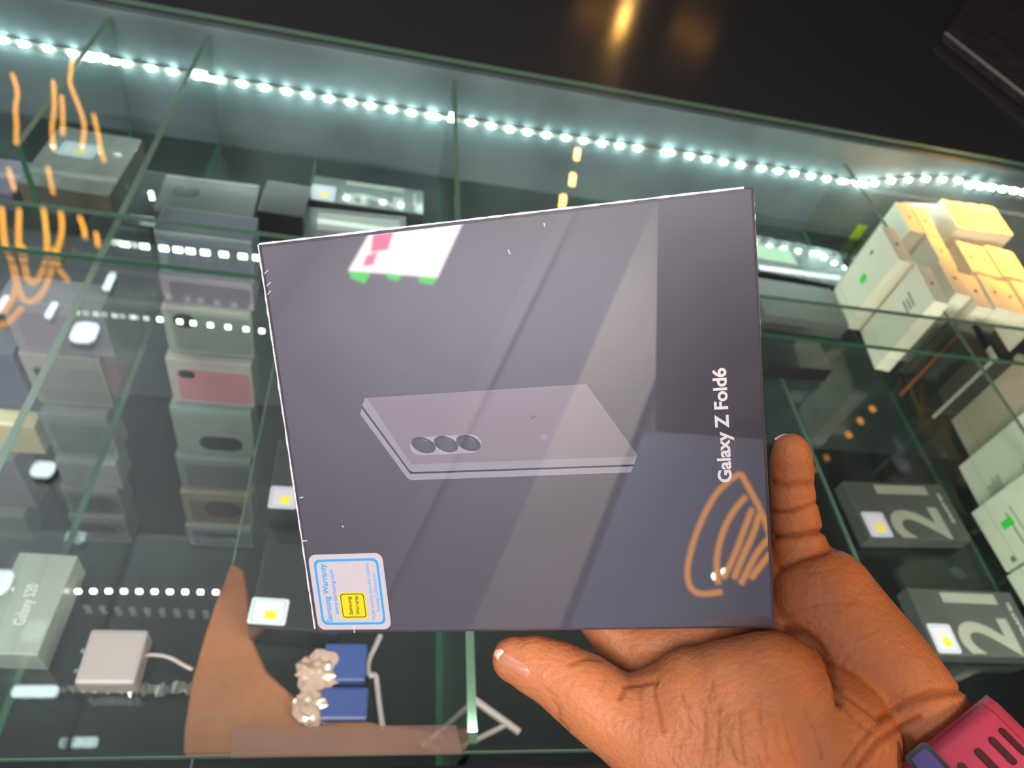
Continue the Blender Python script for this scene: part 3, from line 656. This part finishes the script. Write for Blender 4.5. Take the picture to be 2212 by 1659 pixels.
bmesh.ops.translate(bm, verts=bm.verts, vec=(0, 0, .0002)); link('black_outline', bm_mesh('black_outline', bm), M['ink'], stk)
text_obj('sticker_lettering', 'Samsung', M['ink'], stk, sp(.505, .80), (0, 1), sw*.05, sh*.24, .0002, .01, .00004)
text_obj('sticker_lettering', 'Warranty', M['ink'], stk, sp(.60, .80), (0, 1), sw*.05, sh*.25, .0002, .01, .00004)

# ------------------------------------------------------------------ what the film of the box mirrors, behind the photographer
def behind(px, py, t):
    d = ray(px, py); d = d/np.linalg.norm(d); n = BR[:, 2]; P = d * ((n @ BC)/(n @ d)); r = d - 2*(n @ d)*n
    return P + t*r
ph = box_obj('camera_phone', (.016, -.112, .004), (.092, .055, .012), M['phone'], None, .003, cam_o.matrix_world.copy())
tag(ph, 'dark phone of the photographer, mirrored in the film of the held box', 'phone')
patch = []
for q in ((1562, 797), (1655, 795), (1655, 905), (1560, 900)):
    P0, P1 = R.T @ behind(*q, 0), R.T @ behind(*q, 1); k = (.0041 - P0[2])/(P1[2] - P0[2]); patch.append(P0 + (P1-P0)*k)
bm = poly_bm([(p[0], p[1]) for p in patch], .0006); bmesh.ops.translate(bm, verts=bm.verts, vec=(0, 0, .0036)); link('lit_patch', bm_mesh('lit_patch', bm), mat('lit_patch', (190, 182, 186), .6), ph)  # lit spot on the phone, put into the colour as a patch
def lamp_loop(curves, t, r, name, label):
    o0 = behind(*curves[0][0], t); root = bpy.data.objects.new(name, None); COL.objects.link(root); root.location = up(o0); tag(root, label, 'lamp')
    for c in curves:
        link('light_loop', tube_mesh('light_loop', [tuple(behind(*q, t) - o0) for q in c], r), M['lamp_loop'], root)
M['lamp_loop'] = glow('lamp_loop', (255, 165, 60), 5)
lamp_loop([[(1600, 1022), (1560, 1045), (1520, 1110), (1494, 1180), (1482, 1240), (1492, 1275), (1520, 1286), (1560, 1278)],
           [(1600, 1022), (1622, 1062), (1648, 1110), (1664, 1160)], [(1612, 1072), (1580, 1105), (1555, 1165), (1545, 1225), (1552, 1262)],
           [(1625, 1098), (1605, 1150), (1585, 1205), (1562, 1250)], [(1640, 1110), (1630, 1150), (1605, 1200), (1585, 1250)],
           [(1664, 1160), (1640, 1185), (1618, 1225), (1600, 1262)], [(1664, 1195), (1648, 1215), (1622, 1250)]], 1.5, .0065, 'loop_lamp', 'hanging lamp of orange loops mirrored low on the held box')
for q, lab in (((1546, 1245), 'left'), ((1566, 1236), 'right')):
    P = behind(*q, 1.6); bm = bmesh.new(); bmesh.ops.create_uvsphere(bm, u_segments=12, v_segments=8, radius=.008)
    o = link('bulb', bm_mesh('bulb', bm, True), glow('bulb_glow', (255, 250, 225), 60), None, Mloc(*P)); tag(o, lab + ' one of two tiny bulbs mirrored low on the held box', 'bulb')
t_s = 2.6
sg = [behind(*q, t_s) for q in ((800, 500), (1003, 474), (945, 600), (752, 585))]
def quad(name, P, m, parent=None, o0=None, lift=0):
    o0 = P[0] if o0 is None else o0
    b = bmesh.new(); n = np.cross(P[1]-P[0], P[3]-P[0]); n /= np.linalg.norm(n); c = -np.mean(P, 0); s = 1 if n @ c > 0 else -1
    vs = [b.verts.new(tuple(p - o0 + n*s*lift)) for p in P]; f = b.faces.new(vs)
    r = bmesh.ops.extrude_face_region(b, geom=[f]); bmesh.ops.translate(b, verts=[v for v in r['geom'] if isinstance(v, bmesh.types.BMVert)], vec=tuple(-n*s*.01))
    bmesh.ops.recalc_face_normals(b, faces=b.faces)
    return link(name, bm_mesh(name, b), m, parent, None if parent else Matrix.Translation(up(o0)))
sign = quad('lit_sign', sg, M['sign_white']); tag(sign, 'backlit white sign with pink and green patches mirrored on the held box', 'sign')
for nm, qs, m in (('pink_patch', ((806, 506), (850, 500), (838, 540), (800, 545)), 'sign_pink'), ('pink_patch', ((792, 552), (816, 545), (806, 572), (784, 575)), 'sign_pink'),
                  ('green_patch', ((752, 585), (800, 590), (788, 612), (760, 602)), 'sign_green'), ('green_patch', ((835, 590), (868, 595), (860, 608), (838, 602)), 'sign_green'), ('green_patch', ((905, 598), (945, 600), (935, 615), (905, 610)), 'sign_green')):
    quad(nm, [behind(*q, t_s-.01) for q in qs], M[m], sign, sg[0])

# ------------------------------------------------------------------ the hand
def capsule(bm, p0, r0, p1, r1, seg=18):
    p0, p1 = np.array(p0), np.array(p1); L = np.linalg.norm(p1-p0)
    for p, r in ((p0, r0), (p1, r1)):
        res = bmesh.ops.create_icosphere(bm, subdivisions=3, radius=r)
        bmesh.ops.translate(bm, verts=res['verts'], vec=tuple(p))
    if L > 1e-5:
        d = Vector(p1-p0).normalized(); q = Vector((0, 0, 1)).rotation_difference(d)
        res = bmesh.ops.create_cone(bm, cap_ends=True, segments=24, radius1=r0, radius2=r1, depth=L)
        bmesh.ops.rotate(bm, verts=res['verts'], cent=(0, 0, 0), matrix=q.to_matrix())
        bmesh.ops.translate(bm, verts=res['verts'], vec=tuple((p0+p1)/2))
def chain(bm, pts):
    """pts: (px, py, depth, radius in mm)"""
    Q = [(cp(p[0], p[1], p[2]), p[3]/1000) for p in pts]
    for (a, ra), (b, rb) in zip(Q[:-1], Q[1:]): capsule(bm, a, ra, b, rb)
hb = bmesh.new()
# thumb
chain(hb, [(1112, 1424, .2500, 8.2), (1155, 1436, .2485, 10.3), (1205, 1458, .2465, 11.6), (1262, 1496, .2430, 13.2), (1330, 1545, .2390, 14.0), (1430, 1600, .2340, 18.0), (1560, 1650, .2300, 23.0)])
# thenar mound
chain(hb, [(1500, 1500, .2360, 15.5), (1580, 1508, .2330, 19.0), (1660, 1505, .2320, 21.0), (1760, 1600, .2300, 26.0)])
chain(hb, [(1380, 1545, .2400, 13.5), (1500, 1535, .2350, 19.0), (1620, 1580, .2310, 24)])
# hypothenar side and wrist
chain(hb, [(1738, 1222, .2590, 11.5), (1778, 1292, .2540, 18.5), (1820, 1365, .2500, 20.3), (1882, 1455, .2440, 21.5), (1950, 1552, .2400, 21.5), (2000, 1625, .2390, 20.0), (2160, 1810, .2640, 22.0), (2420, 2150, .3100, 27.0), (2600, 2620, .3000, 34.0)])
chain(hb, [(1760, 1600, .2360, 25.0), (1840, 1690, .2380, 22.0), (1890, 1740, .2430, 20.0), (2060, 1930, .2680, 22.0), (2330, 2240, .3100, 27.0), (2520, 2680, .3000, 34.0)])
# palm hollow and knuckle line
chain(hb, [(1735, 1225, .2600, 10.5), (1650, 1300, .2680, 11.5), (1560, 1370, .2690, 12.0), (1440, 1462, .2640, 11.5)])
chain(hb, [(1700, 1330, .2600, 13), (1740, 1420, .2520, 17), (1800, 1540, .2450, 22)])
chain(hb, [(1560, 1370, .2690, 12), (1640, 1450, .2560, 16)]); chain(hb, [(1440, 1462, .2640, 11.5), (1520, 1500, .2560, 14)])
chain(hb, [(1385, 1400, .2720, 10.5), (1470, 1380, .2705, 12.0), (1560, 1370, .2690, 12.0)])
# fingers: little finger beside the box, the others behind it
chain(hb, [(1735, 1225, .2600, 10.5), (1722, 1150, .2610, 9.2), (1714, 1080, .2610, 7.9), (1711, 1030, .2600, 7.7), (1710, 990, .2590, 7.5), (1709, 974, .2585, 6.6)])
chain(hb, [(1440, 1462, .2640, 11.5), (1370, 1425, .2720, 10.4), (1265, 1290, .2820, 9.4), (1190, 1150, .2810, 8.6), (1150, 1060, .2790, 8.0)])
chain(hb, [(1560, 1370, .2690, 12.0), (1440, 1190, .2770, 9.6), (1360, 1010, .2750, 8.8), (1330, 900, .2730, 8.0)])
chain(hb, [(1650, 1300, .2680, 11.5), (1570, 1120, .2700, 9.3), (1520, 960, .2670, 8.5), (1500, 860, .2640, 7.8)])
hm = bm_mesh('hand_base', hb)
tmp = bpy.data.objects.new('tmp', hm); COL.objects.link(tmp)
r_ = tmp.modifiers.new('r', 'REMESH'); r_.mode = 'VOXEL'; r_.voxel_size = .00075
s_ = tmp.modifiers.new('s', 'SMOOTH'); s_.factor = .5; s_.iterations = 30
bpy.context.view_layer.update()
hand_me = bpy.data.meshes.new_from_object(tmp.evaluated_get(bpy.context.evaluated_depsgraph_get()))
bpy.data.objects.remove(tmp)
n = len(hand_me.vertices); V = np.empty(n*3); hand_me.vertices.foreach_get('co', V); V = V.reshape(n, 3)
N = np.empty(n*3); hand_me.vertices.foreach_get('normal', N); N = N.reshape(n, 3)
C = V @ R                                    # camera coordinates
PX = W0/2 + F*C[:, 0]/-C[:, 2]; PY = H0/2 - F*C[:, 1]/-C[:, 2]; facing = (N @ R)[:, 2] > -.15
pig = np.ones(n)
def crease(pts, width, depth, dark=.35):
    global V, pig
    best = np.full(n, 1e9)
    for (x0, y0), (x1, y1) in zip(pts[:-1], pts[1:]):
        dx, dy = x1-x0, y1-y0; t = np.clip(((PX-x0)*dx + (PY-y0)*dy)/(dx*dx+dy*dy), 0, 1)
        taper = 1
        best = np.minimum(best, np.hypot(PX-x0-t*dx, PY-y0-t*dy))
    k = np.exp(-(best/width)**2) * facing
    V = V - N * (k*depth)[:, None]; pig = pig*(1 - dark*np.exp(-(best/(width*.8))**2)*facing)
crease([(1668, 1160), (1720, 1158), (1762, 1150), (1785, 1146)], 7, .0016, .5)       # little finger root
crease([(1664, 1110), (1700, 1104), (1725, 1098)], 4, .0005); crease([(1664, 1102), (1700, 1107), (1740, 1096), (1768, 1084)], 5, .0006)
crease([(1664, 1045), (1700, 1052), (1750, 1048)], 10, .0010, .25)
crease([(1682, 1229), (1729, 1207), (1778, 1193), (1811, 1185)], 7, .0009, .4)      # heart line
crease([(1696, 1357), (1734, 1366), (1767, 1393), (1789, 1426), (1805, 1470), (1812, 1520)], 8, .0016, .5)  # thenar line
crease([(1690, 1333), (1767, 1305), (1855, 1303)], 4, .0003, .15)
crease([(1232, 1432), (1270, 1420), (1300, 1425)], 5, .0006, .3)
crease([(1340, 1508), (1351, 1481), (1416, 1470)], 6, .0009, .4); crease([(1416, 1470), (1412, 1495), (1422, 1535), (1433, 1579)], 5, .0006, .35)
crease([(2074, 1492), (2014, 1500), (1964, 1519), (1899, 1552)], 9, .0014, .45)     # wrist folds
crease([(1986, 1552), (1940, 1575), (1899, 1601), (1855, 1659)], 7, .0010, .45)
crease([(1920, 1545), (1860, 1600), (1820, 1659)], 5, .0006, .3); crease([(1789, 1440), (1822, 1500), (1890, 1548)], 5, .0006, .35)
crease([(1800, 1500), (1850, 1560), (1880, 1580)], 4, .0004, .3)
for (a_, b_) in (((1515, 1514), (1520, 1612)), ((1553, 1519), (1548, 1656)), ((1597, 1535), (1608, 1656)), ((1640, 1530), (1660, 1650)), ((1470, 1500), (1490, 1590)), ((1384, 1480), (1384, 1555)),
                 ((1690, 1540), (1720, 1650)), ((1735, 1530), (1775, 1640)), ((1310, 1460), (1296, 1495)), ((1190, 1512), (1208, 1545)), ((1205, 1545), (1228, 1575)), ((1180, 1490), (1200, 1505))):
    m_ = ((a_[0]+b_[0])/2 + random.uniform(-8, 8), (a_[1]+b_[1])/2); crease([a_, m_, b_], 4, .00032, .2)
for k in range(46):                                                                     # fine cross hatching of the palm and wrist
    x, y = random.uniform(1420, 2000), random.uniform(1470, 1660); l = random.uniform(25, 75); an = random.gauss(1.25 if x < 1700 else 2.2, .35)
    crease([(x, y), (x+l*.5*math.cos(an)+random.uniform(-5, 5), y+l*.5*math.sin(an)), (x+l*math.cos(an), y+l*math.sin(an))], 3, .00018, .14)
for k in range(16):
    x, y = random.uniform(1690, 1900), random.uniform(1230, 1450); l = random.uniform(20, 60); an = random.gauss(-.35, .4)
    crease([(x, y), (x+l*math.cos(an), y+l*math.sin(an))], 3, .00014, .10)
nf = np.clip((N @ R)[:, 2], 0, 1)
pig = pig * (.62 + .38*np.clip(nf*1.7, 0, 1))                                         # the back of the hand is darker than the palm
# keep the skin outside the card box: nothing of the hand may pass through it
B = (V - BC) @ BR; mg = .0003
inside = (abs(B[:, 0]) < BW/2+mg) & (abs(B[:, 1]) < BH/2+mg) & (B[:, 2] < mg) & (B[:, 2] > -BT-mg)
pen = np.stack([B[:, 1] + BH/2 + mg, BW/2 + mg - B[:, 0], B[:, 2] + BT + mg], 1)
ci = pen.argmin(1)
for k, (ax, val) in enumerate(((1, -BH/2-mg), (0, BW/2+mg), (2, -BT-mg))):
    s = inside & (ci == k); B[s, ax] = val
V = B @ BR.T + BC
h0 = cp(1700, 1450, .25)
hand_me.vertices.foreach_set('co', (V - h0).ravel()); hand_me.update(); hand_me.name = 'hand'
for p in hand_me.polygons: p.use_smooth = True
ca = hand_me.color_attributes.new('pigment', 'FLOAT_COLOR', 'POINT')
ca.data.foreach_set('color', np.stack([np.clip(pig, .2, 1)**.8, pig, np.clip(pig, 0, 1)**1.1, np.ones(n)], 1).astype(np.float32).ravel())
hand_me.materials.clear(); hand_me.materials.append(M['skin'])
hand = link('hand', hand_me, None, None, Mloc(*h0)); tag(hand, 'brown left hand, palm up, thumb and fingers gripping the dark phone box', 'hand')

def nail(outline, tip, lift_dir, name='nail'):
    """curved nail plate pressed on the skin: pixel outline, on the hand's surface as seen by the camera"""
    from mathutils.bvhtree import BVHTree
    bv = BVHTree.FromPolygons([tuple(v) for v in V], [tuple(p.vertices) for p in hand_me.polygons])
    def hit(x, y):
        d = Vector(ray(x, y)).normalized(); loc, nor, i, dist = bv.ray_cast(Vector((0, 0, 0)), d)
        return (loc, nor) if loc else None
    b = bmesh.new(); vs = []
    cx, cy = np.mean(outline, 0); layers = []
    last = hit(cx, cy)
    for k in (1, .66, .33, 0):
        ring = []
        for (x, y) in (outline if k else [(cx, cy)]):
            h_ = hit(cx + (x-cx)*k, cy + (y-cy)*k)
            kk = k
            while h_ is None and kk > .05: kk *= .93; h_ = hit(cx + (x-cx)*kk, cy + (y-cy)*kk)
            tx_, ty_ = cx, cy
            while h_ is None: tx_ += (1200-tx_)*.08; ty_ += (1440-ty_)*.08; h_ = hit(tx_, ty_)
            ring.append(b.verts.new(h_[0] + h_[1]*(.0002 + .0006*(1-k)) - Vector(h0)))
        layers.append(ring)
    for A, Bq in zip(layers[:-1], layers[1:]):
        m_ = len(A)
        for i in range(m_):
            j = (i+1) % m_
            if len(Bq) == 1: b.faces.new((A[i], A[j], Bq[0]))
            else: b.faces.new((A[i], A[j], Bq[j], Bq[i]))
    bmesh.ops.recalc_face_normals(b, faces=b.faces)
    return link(name, bm_mesh(name, b, True), M['nail'] if not tip else M['nail_tip'], hand)
nail([(1070, 1410), (1084, 1404), (1112, 1422), (1140, 1440), (1146, 1452), (1140, 1463), (1118, 1454), (1092, 1440), (1075, 1428)], False, None)
nail([(1068, 1414), (1072, 1404), (1084, 1402), (1090, 1408), (1082, 1416), (1076, 1426)], True, None, 'nail_edge')
Q = [cp(x, y, .2600) - h0 for x, y in ((1674, 950), (1684, 941.5), (1704, 938.5), (1724, 942), (1737, 952))]
link('nail_edge', tube_mesh('nail_edge', [tuple(q) for q in Q], .00045), M['nail_tip'], hand)

# ------------------------------------------------------------------ pink watch strap round the wrist
wc = cp(1948, 1636, .2370)                                                            # wrist centre at the strap's first edge
ax = cp(2094, 1800, .2400) - wc; ax -= (ax @ wc)/(wc @ wc)*wc; ax /= np.linalg.norm(ax)     # along the forearm, square to the line of sight
e1 = cp(2090, 1500, .2385) - wc; e1 -= (e1 @ ax)*ax; e1 /= np.linalg.norm(e1)         # across the wrist, towards upper right
e2 = np.cross(ax, e1); e2 *= np.sign(e2 @ -wc)                                        # towards the camera
watch = bpy.data.objects.new('wrist_watch', None); COL.objects.link(watch); wc = wc + ax*.0012; watch.matrix_world = frame(up(wc), e1, e2, ax)
tag(watch, 'pink silicone watch strap with slots round the wrist at lower right', 'watch')
if np.linalg.det(np.array([e1, e2, ax]).T) < 0: watch.matrix_world = frame(up(wc), e1, e2, -ax); SGN = -1
else: SGN = 1
def band(name, a0, a1, ra, rb, th, z0, z1, m, seg=48, parent=watch):
    b = bmesh.new(); prof = [(0, 0), (0, 1), (1, 1), (1, 0)]; rings = []
    for i in range(seg+1):
        a = math.radians(a0 + (a1-a0)*i/seg)
        ring = []
        for zt, ot in ((0, 0), (0, .7), (.08, 1), (.92, 1), (1, .7), (1, 0)):
            ring.append(b.verts.new(((ra+th*ot)*math.cos(a), (rb+th*ot)*math.sin(a), SGN*(z0+(z1-z0)*zt))))
        rings.append(ring)
    for A, Bq in zip(rings[:-1], rings[1:]):
        for i in range(6): b.faces.new((A[i], A[(i+1) % 6], Bq[(i+1) % 6], Bq[i]))
    if abs(a1-a0) < 359: b.faces.new(rings[0]); b.faces.new(rings[-1][::-1])
    else: bmesh.ops.remove_doubles(b, verts=b.verts, dist=1e-6)
    bmesh.ops.recalc_face_normals(b, faces=b.faces)
    return link(name, bm_mesh(name, b, True), m, parent)
RA, RB = .0330, .0268
band('strap', 0, 360, RA, RB, .0022, 0, .046, M['pink'], 64)
lay = band('strap_overlap', 40, 140, RA+.0022, RB+.0022, .0024, .0012, .0440, M['pink'])
for a in (47, 56, 66, 77):
    t = math.radians(a); x, y = (RA+.0046)*math.cos(t), (RB+.0046)*math.sin(t)
    nx, ny = math.cos(t)/RA, math.sin(t)/RB; l = math.hypot(nx, ny); nx, ny = nx/l, ny/l
    mw = Matrix(((-ny, 0, nx, x), (nx, 0, ny, y), (0, 1, 0, SGN*.0125), (0, 0, 0, 1)))
    bm = poly_bm(rrect(-.0012, -.0042, .0012, .0042, .0011), .0004); bmesh.ops.transform(bm, matrix=mw, verts=bm.verts)
    link('slot', bm_mesh('slot', bm), M['slot'], watch)
t = math.radians(88); x, y = (RA+.005)*math.cos(t), (RB+.005)*math.sin(t)
nx, ny = math.cos(t)/RA, math.sin(t)/RB; l = math.hypot(nx, ny); nx, ny = nx/l, ny/l
mw = Matrix(((-ny, 0, nx, x), (nx, 0, ny, y), (0, 1, 0, SGN*.0045), (0, 0, 0, 1)))
bm = poly_bm(rrect(-.0042, -.0055, .0042, .0055, .0016), .0020); bmesh.ops.transform(bm, matrix=mw, verts=bm.verts)
cl = link('clasp', bm_mesh('clasp', bm), M['chrome'], watch)
bm = poly_bm(rrect(-.0028, -.0040, .0028, .0040, .001), .0024); bmesh.ops.transform(bm, matrix=mw, verts=bm.verts)
link('clasp_inset', bm_mesh('clasp_inset', bm), M['violet'], cl)
